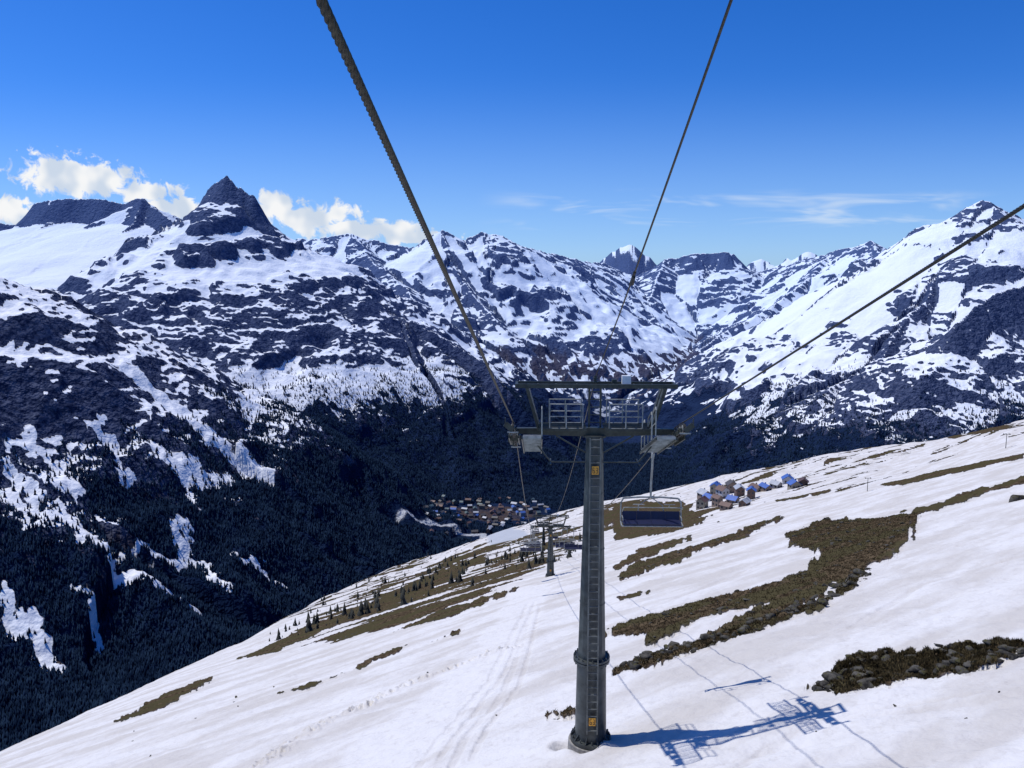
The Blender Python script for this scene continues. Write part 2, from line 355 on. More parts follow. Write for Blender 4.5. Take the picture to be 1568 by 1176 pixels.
ff=n.ss(n.m('ADD',cov[1],n.m('MULTIPLY',n.m('SUBTRACT',nn,.5),.7)),.42,.58)
sn_near=n.mix(n.ss(vr,.15,.95),(.67,.655,.64),(.54,.51,.475))
sn_near=n.mix(n.m('MULTIPLY',n.ss(nn,.50,.72),.45),sn_near,(.48,.45,.42))
sn_far=n.mix(zon[2],(.80,.82,.86),(.66,.76,.90))  # far snow tinted blue as painted haze
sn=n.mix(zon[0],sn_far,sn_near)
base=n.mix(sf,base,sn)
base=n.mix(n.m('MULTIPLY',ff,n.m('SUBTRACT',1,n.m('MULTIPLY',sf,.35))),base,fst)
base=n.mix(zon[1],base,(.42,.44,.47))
vm2=n.n.new('ShaderNodeVectorMath'); vm2.operation='SCALE'; n.l.new(tc,vm2.inputs[0]); n.l.new(n.m('ADD',.045,n.m('MULTIPLY',zon[0],1.9)),vm2.inputs['Scale'])
nb=n.noise(vm2.outputs[0],1.0,2.5,.7)
amp_=n.m('ADD',n.m('MULTIPLY',n.m('SUBTRACT',1,zon[0]),n.m('SUBTRACT',28,n.m('MULTIPLY',sf,21))),n.m('MULTIPLY',zon[0],n.m('ADD',.12,n.m('MULTIPLY',cov[2],.30))))
bp=n.n.new('ShaderNodeBump'); bp.inputs['Strength'].default_value=.8; bp.inputs['Distance'].default_value=1.0
n.l.new(n.m('MULTIPLY',nb,amp_),bp.inputs['Height'])
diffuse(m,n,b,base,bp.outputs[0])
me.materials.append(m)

# ---------------------------------------------------------------- mesh builder
class MB:
    def __init__(s): s.v=[]; s.f=[]; s.mi=[]; s.sm=[]
    def add(s,vs,fs,mi=0,smooth=False):
        o=len(s.v); s.v+= [tuple(v) for v in vs]; s.f+=[tuple(o+i for i in f) for f in fs]; s.mi+=[mi]*len(fs); s.sm+=[smooth]*len(fs)
    def beam(s,p,q,w,h=None,mi=0,w2=None,h2=None,up=(0,0,1)):
        h=h or w; w2=w2 or w; h2=h2 or h
        p=Vector(p); q=Vector(q); d=(q-p).normalized(); u=Vector(up)
        if abs(d.dot(u.normalized()))>.98: u=Vector((0,1,0)) if abs(d.y)<.9 else Vector((0,0,1))
        x=d.cross(u).normalized(); z=x.cross(d).normalized(); vs=[]
        for c,a,bb in ((p,w,h),(q,w2,h2)):
            for sx,sz in ((-1,-1),(1,-1),(1,1),(-1,1)): vs.append(c+x*sx*a/2+z*sz*bb/2)
        s.add(vs,[(0,1,2,3),(7,6,5,4),(0,4,5,1),(1,5,6,2),(2,6,7,3),(3,7,4,0)],mi)
    def box(s,c,sz,mi=0):
        c=Vector(c); s.beam(c-Vector((0,sz[1]/2,0)),c+Vector((0,sz[1]/2,0)),sz[0],sz[2],mi)
    def tube(s,p,q,r,r2=None,n=8,mi=0,smooth=True,caps=True):
        r2=r if r2 is None else r2; p=Vector(p); q=Vector(q); d=(q-p).normalized(); u=Vector((0,0,1)) if abs(d.z)<.9 else Vector((0,1,0))
        x=d.cross(u).normalized(); y=d.cross(x); vs=[]
        for c,rr in ((p,r),(q,r2)):
            for i in range(n):
                a=2*math.pi*(i+.5)/n; vs.append(c+x*rr*math.cos(a)+y*rr*math.sin(a))
        s.add(vs,[(i,(i+1)%n,n+(i+1)%n,n+i) for i in range(n)],mi,smooth)
        if caps: s.add(vs,[tuple(range(n))[::-1],tuple(range(n,2*n))],mi)
    def path(s,pts,r,n=6,mi=0):
        for a,bb in zip(pts[:-1],pts[1:]): s.tube(a,bb,r,n=n,mi=mi)
    def obj(s,name,mats,parent=None):
        me=bpy.data.meshes.new(name); me.from_pydata(s.v,[],s.f); me.polygons.foreach_set('material_index',s.mi); me.polygons.foreach_set('use_smooth',s.sm)
        for m in mats: me.materials.append(m)
        me.update(); bm=bmesh.new(); bm.from_mesh(me); bmesh.ops.recalc_face_normals(bm,faces=bm.faces); bm.to_mesh(me); bm.free()
        o=bpy.data.objects.new(name,me); scene.collection.objects.link(o)
        if parent: o.parent=parent
        return o
def empty(name,loc,rz=0,sc=1):
    o=bpy.data.objects.new(name,None); o.location=loc; o.rotation_euler=(0,0,rz); o.scale=(sc,)*3; scene.collection.objects.link(o); return o
steel=simple('galvanised_steel',(.30,.31,.29),.5,.3,.3,3)
lsteel=simple('weathered_steel',(.13,.14,.13),.5,.35,.3,3)
dsteel=simple('dark_painted_steel',(.040,.046,.036),.5,.2,.35,4)
colm=simple('column_paint',(.060,.068,.066),.45,.3,.45,1.5)
rubber=simple('black_rubber',(.02,.02,.02),.7)
orange=simple('orange_plate',(.75,.35,.03),.5)
blackp=simple('black_print',(.02,.02,.02),.6)
white=simple('white_enamel',(.75,.75,.72),.4,0,.1)
blue=simple('blue_vinyl',(.006,.010,.045),.5,0,.2)
conc=simple('concrete',(.25,.24,.22),.9,0,.3)
LDIR=.034
YAW=-math.atan(LDIR)
def zrope(y,si,so):
    # rope height relative to the sheave crown, gently bent over the train
    k=(so-si)/3.6; m_=(si+so)/2
    yc=min(1.8,max(-1.8,y)); z=m_*yc+.5*k*yc*yc
    if y<-1.8: z+=si*(y+1.8)
    if y>1.8: z+=so*(y-1.8)
    return z
def tower(loc,Hh,detail=True,sl_in=-.27,sl_out=-.43):
    E=empty('chairlift_tower',loc,YAW)
    bh_=min(3.6,Hh*.3); top=Hh-.3
    b_=MB(); b_.tube((0,0,-1.5),(0,0,.12),1.0,.9,n=24,mi=1); b_.tube((0,0,.12),(0,0,.3),.82,.82,n=32); b_.tube((0,0,-1),(0,0,bh_),.66,.58,n=32)
    for z in (bh_-.07,bh_+.05): b_.tube((0,0,z),(0,0,z+.08),.73,.73,n=32)
    for i in range(20):
        a=i*math.pi/10; b_.tube((.67*math.cos(a),.67*math.sin(a),bh_-.16),(.67*math.cos(a),.67*math.sin(a),bh_+.22),.03,n=6)
        b_.tube((.75*math.cos(a),.75*math.sin(a),.1),(.75*math.cos(a),.75*math.sin(a),.42),.03,n=6)
        if i%2==0: b_.beam((.6*math.cos(a),.6*math.sin(a),.5),(.78*math.cos(a),.78*math.sin(a),.3),.03,.1)
    b_.obj('base_tube',[colm,conc],E)
    c=MB(); z0=bh_+.13; r0,r1=.56,.33
    c.tube((0,0,z0),(0,0,top),r0,r1,n=12,smooth=False)
    nz=4
    for i in range(1,nz):
        z=z0+(top-z0)*i/nz; r=r0+(r1-r0)*i/nz; c.tube((0,0,z-.02),(0,0,z+.02),r+.015,r+.015,n=12,smooth=False)
    c.tube((0,0,top-.05),(0,0,top+.03),.45,.45,n=12,smooth=False)
    c.obj('tapered_column',[colm],E)
    l=MB()
    def ry(z): return -( (.66-.08*z/bh_) if z<bh_ else r0+(r1-r0)*(z-z0)/(top-z0))-.16
    zs=[.8,bh_,bh_+.2,top]
    for sx in (-.2,.2):
        for a,bb in zip(zs[:-1],zs[1:]): l.beam((sx,ry(a),a),(sx,ry(bb),bb),.05,.05,up=(0,1,0))
    z=.95
    while z<top:
        l.tube((-.2,ry(z),z),(.2,ry(z),z),.024,n=6); z+=.3
    z=1.2
    while z<top:
        for sx in(-.2,.2): l.beam((sx,ry(z),z),(sx,ry(z)+.2,z),.03)
        z+=1.8
    l.obj('ladder',[lsteel],E)
    a=MB(); g=3.1
    a.beam((-g+.05,0,Hh-.12),(0,0,Hh-.15),.22,.2,w2=.32,h2=.36); a.beam((0,0,Hh-.15),(g-.05,0,Hh-.12),.32,.36,w2=.22,h2=.2)
    for sx in (-1,1):
        a.beam((sx*1.7,0,Hh-1.35),(sx*.3,0,Hh-1.35),.05); a.beam((sx*1.7,0,Hh-1.35),(sx*2.6,0,Hh-.2),.05); a.beam((sx*.3,0,Hh-1.0),(sx*1.5,0,Hh-.3),.06)
        a.beam((sx*1.7,-.5,Hh-1.35),(sx*1.7,.5,Hh-1.35),.05)
    a.obj('crossarm',[dsteel],E)
    gn=MB(); zt=Hh+1.62
    for sx in (-1,1):
        for y in (-.28,.28):
            gn.beam((sx*2.15,y,Hh-.05),(sx*2.62,y,zt),.20,.12,w2=.46,h2=.12)
        gn.beam((sx*2.3,-.28,Hh+.5),(sx*2.3,.28,Hh+.5),.06); gn.beam((sx*2.5,-.28,Hh+1.1),(sx*2.5,.28,Hh+1.1),.06)
        gn.beam((sx*3.02,-.5,zt+.06),(sx*3.02,.5,zt+.06),.1,.14)
    for y in (-.42,.42): gn.beam((-3.05,y,zt+.06),(3.05,y,zt+.06),.09,.16)
    for x in (-2.2,-1.5,-.7,.7,1.5,2.2): gn.beam((x,-.42,zt+.05),(x,.42,zt+.05),.05)
    for sx in (-.22,.22): gn.beam((sx,.1,Hh),(sx,.1,zt),.07)
    for i in range(5): gn.beam((-.22,.1,Hh+.3*i+.2),(.22,.1,Hh+.3*i+.2),.035)
    gn.obj('lifting_frame',[dsteel],E)
    w=MB()
    for sx in (-1,1):
        for y in (-.62,.62):
            x0,x1=sx*.5,sx*1.75
            for zz in (Hh+.08,Hh+.55,Hh+1.02): w.tube((x0,y,zz),(x1,y,zz),.022,n=6)
            for x in (x0,(x0+x1)/2,x1): w.tube((x,y,Hh),(x,y,Hh+1.02),.024,n=6)
        for j in range(13):
            w.beam((sx*.35,-.6+j*.1,Hh+.06),(sx*2.2,-.6+j*.1,Hh+.06),.02,.04,1)
        w.beam((sx*.35,-.64,Hh+.04),(sx*2.2,-.64,Hh+.04),.03,.1,1); w.beam((sx*.35,.64,Hh+.04),(sx*2.2,.64,Hh+.04),.03,.1,1)
        # stepped gratings beside the sheaves, following the rope down the hill
        sl=-.34
        for j in range(11):
            y=-2.0+j*.4; z=Hh-.62+sl*y
            for kk in range(4): w.beam((sx*2.08,y-.15+kk*.09,z),(sx*2.74,y-.15+kk*.09,z),.02,.04)
            w.beam((sx*2.08,y-.17,z-.01),(sx*2.74,y-.17,z-.01),.02,.09)
        for x in (2.05,2.77): w.beam((sx*x,-2.2,Hh-.72-sl*2.2),(sx*x,2.2,Hh-.72+sl*2.2),.04,.1,1)
        for y0 in (-2.0,-.95,.9):
            x=sx*2.05; z=Hh-.6+sl*y0; z1=Hh-.6+sl*(y0+.9)
            w.path([(x,y0,z),(x,y0,z+.95),(x,y0+.1,z+1.05),(x,y0+.8,z1+1.05),(x,y0+.9,z1+.95),(x,y0+.9,z1)],.024)
            w.tube((x,y0,z+.5),(x,y0+.9,z1+.5),.018,n=6)
    w.obj('catwalk_and_railings',[steel,dsteel],E)
    sh=MB(); nw=8
    for sx in (-1,1):
        x=sx*g
        for i in range(nw):
            y=-1.75+i*.5; t=i/(nw-1); zr=zrope(y,sl_in,sl_out)+Hh
            c0=Vector((x,y,zr-.24))
            sh.tube(c0-Vector((.05,0,0)),c0+Vector((.05,0,0)),.21,n=20,mi=1); sh.tube(c0-Vector((.065,0,0)),c0+Vector((.065,0,0)),.14,n=16,mi=2); sh.tube(c0-Vector((.16,0,0)),c0+Vector((.12,0,0)),.04,n=8)
        for s2 in (-.11,.11):
            for i in range(0,nw,2):
                ya=-1.75+i*.5; yb=ya+.5
                sh.beam((x+s2,ya-.12,zrope(ya,sl_in,sl_out)+Hh-.25),(x+s2,yb+.12,zrope(yb,sl_in,sl_out)+Hh-.25),.025,.13)
            for i in (0,4):
                ya=-1.5+i*.5; yb=ya+1.0
                sh.beam((x+s2*1.3,ya,zrope(ya,sl_in,sl_out)+Hh-.34),(x+s2*1.3,yb,zrope(yb,sl_in,sl_out)+Hh-.34),.03,.16)
            sh.beam((x+s2*1.6,-1.05,zrope(-1,sl_in,sl_out)+Hh-.44),(x+s2*1.6,1.05,zrope(1,sl_in,sl_out)+Hh-.44),.04,.2)
        sh.beam((x-.25,0,Hh-.4),(x+.25,0,Hh-.4),.2,.22)
        for i in (0,nw-1):
            y=-1.75+i*.5+( -.25 if i==0 else .25); zz=zrope(y,sl_in,sl_out)+Hh
            sh.beam((x,y,zz-.35),(x+sx*.28,y,zz-.1),.04,.2); sh.beam((x+sx*.28,y,zz-.15),(x+sx*.28,y,zz+.12),.03,.1)
            sh.beam((x-.2,y,zz-.42),(x+.2,y,zz-.42),.05,.05,2)
    sh.obj('sheave_assemblies',[dsteel,rubber,steel],E)
    p=MB(); zt2=Hh+1.76
    p.tube((0,0,zt2-.1),(0,0,zt2+.28),.05,n=8,mi=1)
    for i in range(3): p.tube((0,0,zt2+.02+i*.08),(0,0,zt2+.05+i*.08),.1,n=12,mi=1)
    p.box((1.18,0,zt2+.12),(.34,.25,.32),mi=0); p.box((.72,.0,zt2+.06),(.18,.2,.16),mi=1)
    p.obj('electrical_boxes',[white,dsteel],E)
    sg=MB()
    for zz in (Hh-1.55,1.35):
        y=ry(zz)-.05
        sg.box((0,y,zz),(.26,.02,.32),0)
        y-=.014
        for dx,segs in ((-.06,'afgedc'),(.06,'abgcd')):
            ss={'a':((-.035,.1),(.035,.1)),'g':((-.035,0),(.035,0)),'d':((-.035,-.1),(.035,-.1)),'f':((-.035,.09),(-.035,.01)),'e':((-.035,-.09),(-.035,-.01)),'b':((.035,.09),(.035,.01)),'c':((.035,-.09),(.035,-.01))}
            for q_ in segs:
                (x0,za),(x1,zb)=ss[q_]; sg.beam((dx+x0,y,zz+za),(dx+x1,y,zz+zb),.018,.018,1)
    sg.obj('number_plates',[orange,blackp],E)
    return E
RZ=-5.66
H1=RZ-BZ
t1=tower((TX,TY,BZ),H1,sl_in=-.27,sl_out=-.43)
T2Y=130; T2X=TX+LDIR*100; T2Z=hz(T2X,T2Y); H2=9.0
tower((T2X,T2Y,T2Z),H2,sl_in=-.36,sl_out=-.40)
T3Y=290; T3X=TX+LDIR*260; T3Z=hz(T3X,T3Y); H3=9.0
tower((T3X,T3Y,T3Z),H3,sl_in=-.32,sl_out=-.36)
# ---------------------------------------------------------------- ropes
ropem=simple('steel_wire_rope',(.035,.030,.018),.5,.3,.8,30)
def rope(name,pts,r,step=None,lay=.36,lobes=6):
    pts=[Vector(p) for p in pts]
    if step:
        dense=[pts[0]]
        for a,bb in zip(pts[:-1],pts[1:]):
            nn_=max(1,int((bb-a).length/step))
            for i in range(1,nn_+1): dense.append(a.lerp(bb,i/nn_))
        pts=dense
    nn_=24 if step else 8; V=[]; Fc=[]; s=0
    for i,p in enumerate(pts):
        d=(pts[min(i+1,len(pts)-1)]-pts[max(i-1,0)]).normalized()
        x=d.cross(Vector((0,0,1))).normalized(); y=d.cross(x)
        if i: s+=(p-pts[i-1]).length
        for kx in range(nn_):
            th=2*math.pi*kx/nn_
            rr=r*(1+.0 if not step else .72+.34*abs(math.sin(lobes/2*th)))
            tt=th+(2*math.pi*s/lay if step else 0)
            V.append(p+x*rr*math.cos(tt)+y*rr*math.sin(tt))
    for i in range(len(pts)-1):
        for kx in range(nn_):
            k2=(kx+1)%nn_; Fc.append((i*nn_+kx,i*nn_+k2,(i+1)*nn_+k2,(i+1)*nn_+kx))
    mb=MB(); mb.add(V,Fc,0,True); return mb.obj(name,[ropem])
def train(cx,cy,cz,si,so):
    return [(cx+LDIR*y,cy+y,cz+zrope(y,si,so)+.0) for y in np.linspace(-1.8,1.8,9)]
def span(p,q,sag,nn_=16):
    p=Vector(p); q=Vector(q); return [tuple(p.lerp(q,i/nn_)+Vector((0,0,-sag*4*(i/nn_)*(1-i/nn_)))) for i in range(1,nn_)]
z2=T2Z+H2; z3=T3Z+H3
LX=TX-3.1; RX=TX+3.1
def lower(x0):
    dx=x0-TX
    A=train(x0,TY,RZ,-.27,-.43); B=train(T2X+dx,T2Y,z2,-.36,-.40); C=train(T3X+dx,T3Y,z3,-.32,-.36)
    D=(x0+LDIR*430,TY+430,hz(x0+LDIR*430,TY+430)+9)
    return A+span(A[-1],B[0],1.6)+B+span(B[-1],C[0],2.5)+C+span(C[-1],D,2)+[D]
lowL=lower(LX); lowR=lower(RX)
A=train(LX,TY,RZ,-.27,-.43)[0]
L0=Vector((-.80,3.5,1.16)); dirL=(L0-Vector(A)).normalized()
rope('haul_rope',[tuple(L0+dirL*6),tuple(L0),A],.024,step=.014)
A2_=train(RX,TY,RZ,-.27,-.43)[0]
R0=Vector((5.56,8.74,.80)); dirR=(R0-Vector(A2_)).normalized()
rope('haul_rope',[tuple(R0+dirR*10),tuple(R0),A2_],.024,step=.02)
rope('haul_rope',lowL,.022); rope('haul_rope',lowR,.022)
C0=Vector((2.47,9.37,3.13)); C1=Vector((TX,TY,RZ+2.0)); dC=(C0-C1).normalized()
cpts=[tuple(C0+dC*12),tuple(C0)]+span(C0,C1,.12,12)+[tuple(C1)]
C2=Vector((T2X,T2Y,z2+2.0)); C3=Vector((T3X,T3Y,z3+2.0))
cpts+=span(C1,C2,2.2)+[tuple(C2)]+span(C2,C3,3)+[tuple(C3)]
cc_=rope('signal_cable',cpts,.02)
dm=MB(); q0=Vector(cpts[6]); dd=(Vector(cpts[7])-q0).normalized()
dm.tube(q0,q0+dd*.9,.035,n=10); dm.tube(q0+dd*.2+Vector((0,0,-.05)),q0+dd*.5+Vector((0,0,-.12)),.04,n=8)
dm.obj('cable_damper',[rubber])

# ---------------------------------------------------------------- chairs
def chair(p,facing=1):
    E=empty('chairlift_chair',p,YAW+(0 if facing>0 else math.pi))
    W=1.40; o=-.75
    h=MB(); h.beam((0,-.22,0),(0,.22,0),.1,.12); h.beam((0,0,.05),(0,0,-.2),.12,.14)
    h.path([(0,0,-.1),(.0,.06,-.6),(0,.30,-1.3),(0,.36,-1.38+o)],.05,10)
    h.obj('grip_and_hanger',[steel],E)
    f=MB()
    f.path([(-W,.2,-1.60+o),(-W+.12,.3,-1.42+o),(-.5,.36,-1.38+o),(.5,.36,-1.38+o),(W-.12,.3,-1.42+o),(W,.2,-1.60+o)],.045,8)
    for sx in(-1,1):
        f.path([(sx*W,.2,-1.60+o),(sx*W,.22,-2.1+o),(sx*W,.12,-2.5+o),(sx*W,-.35,-2.55+o)],.035,8)
        f.path([(sx*(W-.05),.1,-2.2+o),(sx*(W-.05),-.3,-2.2+o),(sx*(W-.05),-.36,-2.3+o)],.022)
        f.path([(0,.36,-1.38+o),(sx*.55,.30,-1.75+o),(sx*.6,.24,-2.1+o),(sx*.5,.14,-2.5+o),(sx*.5,-.33,-2.55+o)],.022)
    f.tube((-W,.14,-2.53+o),(W,.14,-2.53+o),.03); f.tube((-W,-.35,-2.57+o),(W,-.35,-2.57+o),.028)
    f.path([(-W+.06,.1,-2.0+o),(-W+.06,-.55,-1.62+o),(W-.06,-.55,-1.62+o),(W-.06,.1,-2.0+o)],.022)
    for x in(-.7,.7): f.path([(x,-.55,-1.62+o),(x,-.75,-1.42+o),(x-.25,-.8,-1.40+o),(x+.25,-.8,-1.40+o)],.02)
    f.obj('frame',[steel],E)
    s_=MB()
    for i in range(4):
        x=-W+.06+(i+.5)*(2*W-.12)/4; ww=(2*W-.12)/4-.012
        s_.beam((x,.12,-2.42+o),(x,-.36,-2.50+o),ww,.09); s_.beam((x,.13,-2.40+o),(x,.24,-2.02+o),ww,.07,up=(0,1,0))
    s_.obj('seat_and_backrest',[blue],E)
    return E
def onrope(path,y):
    for a,bb in zip(path[:-1],path[1:]):
        if a[1]<=y<=bb[1]:
            t=(y-a[1])/(bb[1]-a[1]); return Vector(a).lerp(Vector(bb),t)
chair(onrope(lowR,35.6))
for y in (112,137,168,205,250,300,350): chair(onrope(lowR,y))
for y in (99,124,152,185,225,275,330): chair(onrope(lowL,y),-1)

# ---------------------------------------------------------------- rocks
def unit_rock(seed):
    r_=random.Random(seed); bm=bmesh.new(); bmesh.ops.create_icosphere(bm,subdivisions=2,radius=1)
    pl=[(Vector((r_.gauss(0,1),r_.gauss(0,1),r_.gauss(0,1))).normalized(),r_.uniform(.35,.7)) for _ in range(9)]
    for v in bm.verts:
        for nrm,d in pl:
            e=v.co.dot(nrm)-d
            if e>0: v.co-=nrm*e
        v.co.z*=.6; v.co.x*=1.35
    vs=np.array([v.co[:] for v in bm.verts]); fs=np.array([[x.index for x in f.verts] for f in bm.faces]); bm.free(); return vs,fs
RK=[unit_rock(i) for i in range(10)]
def merge(name,items,mat,flat=True):
    V=[];Fc=[];o=0
    for vs,fs in items:
        V.append(vs); Fc.append(fs+o); o+=len(vs)
    V=np.concatenate(V).astype(np.float32); Fc=np.concatenate(Fc).astype(np.int32)
    me=bpy.data.meshes.new(name); me.vertices.add(len(V)); me.vertices.foreach_set('co',V.ravel())
    kk=Fc.shape[1]; me.loops.add(Fc.size); me.loops.foreach_set('vertex_index',Fc.ravel()); me.polygons.add(len(Fc)); me.polygons.foreach_set('loop_start',np.arange(0,Fc.size,kk,dtype=np.int32))
    me.update(calc_edges=True); me.materials.append(mat); ob=bpy.data.objects.new(name,me); scene.collection.objects.link(ob); return ob
rockm,n,b=newmat('lichen_rock'); tc=n.n.new('ShaderNodeTexCoord').outputs['Object']
rn=n.noise(tc,1.4,5,.78)
c_=n.mix(n.ss(rn,.35,.65),(.022,.021,.020),(.115,.108,.094)); c_=n.mix(n.ss(n.noise(tc,3,2,.7),.54,.64),c_,(.075,.070,.035)); diffuse(rockm,n,b,c_)
def rotm(a,t):
    return np.array(Matrix.Rotation(a,3,'Z')@Matrix.Rotation(t,3,'X'))
items=[]
def put_rock(x,y,s):
    vs,fs=RK[random.randrange(10)]; M=rotm(random.uniform(0,6.28),random.uniform(-.5,.5))
    items.append((vs@M.T*s+np.array([x,y,hz(x,y)+s*.05]),fs))
def sample_poly(P,cnt):
    pa=np.array(P); N=cnt*8
    xx=rng.uniform(pa[:,0].min(),pa[:,0].max(),N); yy=rng.uniform(pa[:,1].min(),pa[:,1].max(),N)
    ok=inpoly_np(xx,yy,P); return list(zip(xx[ok][:cnt],yy[ok][:cnt]))
for pi,cnt,smx in ((0,800,.36),(1,460,.5),(2,460,.32),(3,120,.4),(9,12,.1)):
    for x,y in sample_poly(BAREW[pi],cnt):
        if perlin(np.array([x/3.]),np.array([y/3.]),19)[0]<-.15: continue
        put_rock(x,y,.03+smx*random.random()**4.2)
for (px,py,s) in [(1032,988,.5),(1022,992,.3),(1015,998,.25),(990,1003,.3),(965,1018,.3),(1055,990,.22),(1180,945,.35),(1250,915,.4),(1262,1050,.42),(1275,1040,.45),(1290,1030,.3),(1255,1057,.25),(1560,765,1.2),(362,1068,.22),(365,1082,.14),(358,1075,.12),(420,1052,.12),(230,1158,.12),(203,1135,.1),(205,1120,.1),(1440,990,.25),(1545,995,.3),(760,1095,.08),(1530,1060,.06),(1370,1080,.07),(1250,1120,.05),(1480,1100,.06),(1100,800,.5),(1330,830,.4),(655,1030,.12),(300,1100,.12)]:
    x,y=gpt(px,py); put_rock(x,y,s)
merge('scattered_rocks',items,rockm)
gm,n,b=newmat('dry_grass'); tc=n.n.new('ShaderNodeTexCoord').outputs['Object']
diffuse(gm,n,b,n.mix(n.ss(n.noise(tc,.9,3,.7),.35,.65),(.032,.024,.012),(.13,.10,.05)))
tV=[]
for pi,cn in ((0,16000),(1,6000),(2,14000),(3,2500),(9,150)):
    for x,y in sample_poly(BAREW[pi],cn):
        if hz(x,y,bare)<.5: continue
        z=hz(x,y)-.01
        for k_ in range(3):
            a=random.uniform(0,6.28); w_=random.uniform(.012,.03); h_=random.uniform(.05,.18); l_=random.uniform(.02,.12); a2=random.uniform(0,6.28)
            tV+= [(x+w_*math.cos(a),y+w_*math.sin(a),z),(x-w_*math.cos(a),y-w_*math.sin(a),z),(x+l_*math.cos(a2),y+l_*math.sin(a2),z+h_)]
tV=np.array(tV); merge('dry_grass_tufts',[(tV,np.arange(len(tV)).reshape(-1,3))],gm)
# ---------------------------------------------------------------- forest
fm,n,b=newmat('conifer_foliage'); tc=n.n.new('ShaderNodeTexCoord').outputs['Object']
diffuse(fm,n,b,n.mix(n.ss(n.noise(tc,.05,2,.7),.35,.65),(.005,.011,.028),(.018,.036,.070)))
N=420000
rr=900+(4400-900)*rng.random(N)**1.15
aa=rng.uniform(math.radians(-37),math.radians(37),N)
ii=np.searchsorted(RR,rr)-1; jj=((aa-AZ[0])/(AZ[-1]-AZ[0])*(NA-1)).astype(int)
fv=trees_m[ii,jj]; hv=H[ii,jj]
dens=.25+.75*sst(tree[ii,jj]-hv,0,160)
keep=(rng.random(N)<fv*dens+.06*(hv<-380)*(hv>-600)*(~nearm[ii,jj]))&(slope[ii,jj]<1.6)&(town[ii,jj]<.55)&(trim[ii,jj]<.5)
keep&=~(nearm[ii,jj]&(rr>1000)&(hv>-520)&(aa>0))
rr,aa,hv=rr[keep],aa[keep],hv[keep]
def conifers(x,y,z,h,sides=4):
    n_=len(x)
    vpt=2*(sides+1); ang=np.arange(sides)*2*np.pi/sides
    out=np.zeros((n_,vpt,3)); ph=rng.uniform(0,6.28,n_)
    for t_,(zb,zt,rad) in enumerate(((.08,.68,.21),(.42,1.0,.14))):
        jit=rng.uniform(.6,1.3,(n_,sides))
        out[:,t_*(sides+1):t_*(sides+1)+sides,0]=x[:,None]+(h*rad)[:,None]*jit*np.cos(ang+ph[:,None])
        out[:,t_*(sides+1):t_*(sides+1)+sides,1]=y[:,None]+(h*rad)[:,None]*jit*np.sin(ang+ph[:,None])
        out[:,t_*(sides+1):t_*(sides+1)+sides,2]=z[:,None]+(h*zb)[:,None]
        out[:,t_*(sides+1)+sides,0]=x; out[:,t_*(sides+1)+sides,1]=y; out[:,t_*(sides+1)+sides,2]=z+h*zt
    f=[]
    for t_ in range(2):
        o=t_*(sides+1)
        for k_ in range(sides): f.append((o+k_,o+(k_+1)%sides,o+sides))
    f=np.array(f); Fa=(f[None]+ (np.arange(n_)*vpt)[:,None,None]).reshape(-1,3)
    return out.reshape(-1,3),Fa
h_=rng.uniform(8,18,len(rr))
merge('conifer_forest',[conifers(rr*np.sin(aa),rr*np.cos(aa),hv-1,h_)],fm)
xs_=[];ys_=[];zs_=[];hs_=[]
for _ in range(9000):
    px=random.uniform(400,900); py=random.uniform(828,1000)
    edge=np.interp(px,[400,430,500,600,700,800,900],[1000,985,930,893,860,835,815])
    if abs(py-edge-12)>abs(random.gauss(0,26)): continue
    x,y=gpt(px,py); r=math.hypot(x,y)
    if r>1400 or r<150: continue
    if perlin(np.array([x/13.]),np.array([y/13.]),9)[0]<.2: continue
    xs_.append(x);ys_.append(y);zs_.append(hz(x,y)-.3);hs_.append(.6+3.4*random.random()**3)
if xs_: merge('young_pine_thicket',[conifers(np.array(xs_),np.array(ys_),np.array(zs_),np.array(hs_),7)],simple('scrub_foliage',(.022,.024,.018),.9,0,.6,.4))
# ---------------------------------------------------------------- buildings
glass=simple('window_glass',(.02,.025,.035),.2)
walls=[simple('plaster_%d'%i,c,.85,0,.1,.3) for i,c in enumerate([(.30,.28,.26),(.19,.14,.11),(.38,.38,.39),(.13,.08,.06),(.25,.22,.17)])]
roofs=[simple('roof_%d'%i,c,.6,.1,.15,.3) for i,c in enumerate([(.11,.06,.05),(.05,.12,.38),(.36,.38,.42),(.07,.065,.065),(.07,.11,.12)])]
def building(name,x,y,w,d,st,wi,ri,rz,chim=True,sc=1):
    E=empty(name,(x,y,hz(x,y)-.4),rz,sc); hh=st*2.9+.8
    a=MB(); a.box((0,0,hh/2-1),(w,d,hh+2))
    for sy in(-1,1): a.add([(-w/2,sy*d/2,hh),(w/2,sy*d/2,hh),(0,sy*d/2,hh+w*.33)],[(0,1,2)],0)
    a.obj('walls',[walls[wi]],E)
    r=MB(); t=.22
    for sx in(-1,1):
        r.beam((sx*(w/4+.3),-d/2-.5,hh+w*.165-.1+t),(sx*(w/4+.3),d/2+.5,hh+w*.165-.1+t),math.hypot(w/2+.9,w*.33+.4),t,up=(sx*.66,0,1))
    if chim: r.box((w*.2,d*.2,hh+w*.33),(.6,.6,1.6))
    r.obj('roof',[roofs[ri]],E)
    g_=MB()
    for s_ in range(st):
        z=1.9+s_*2.9
        nx=max(2,int(w/3)); ny=max(2,int(d/3))
        for i in range(nx):
            xx=-w/2+(i+.5)*w/nx
            for sy in(-1,1): g_.box((xx,sy*(d/2+.01),z+.4),(1.2,.06,1.3))
        for i in range(ny):
            yy=-d/2+(i+.5)*d/ny
            for sx in(-1,1): g_.box((sx*(w/2+.01),yy,z+.4),(.06,1.2,1.3))
    g_.box((w*.05,-d/2-.03,1.6),(1.1,.08,2.1),1)
    g_.obj('windows_and_door',[glass,walls[3]],E)
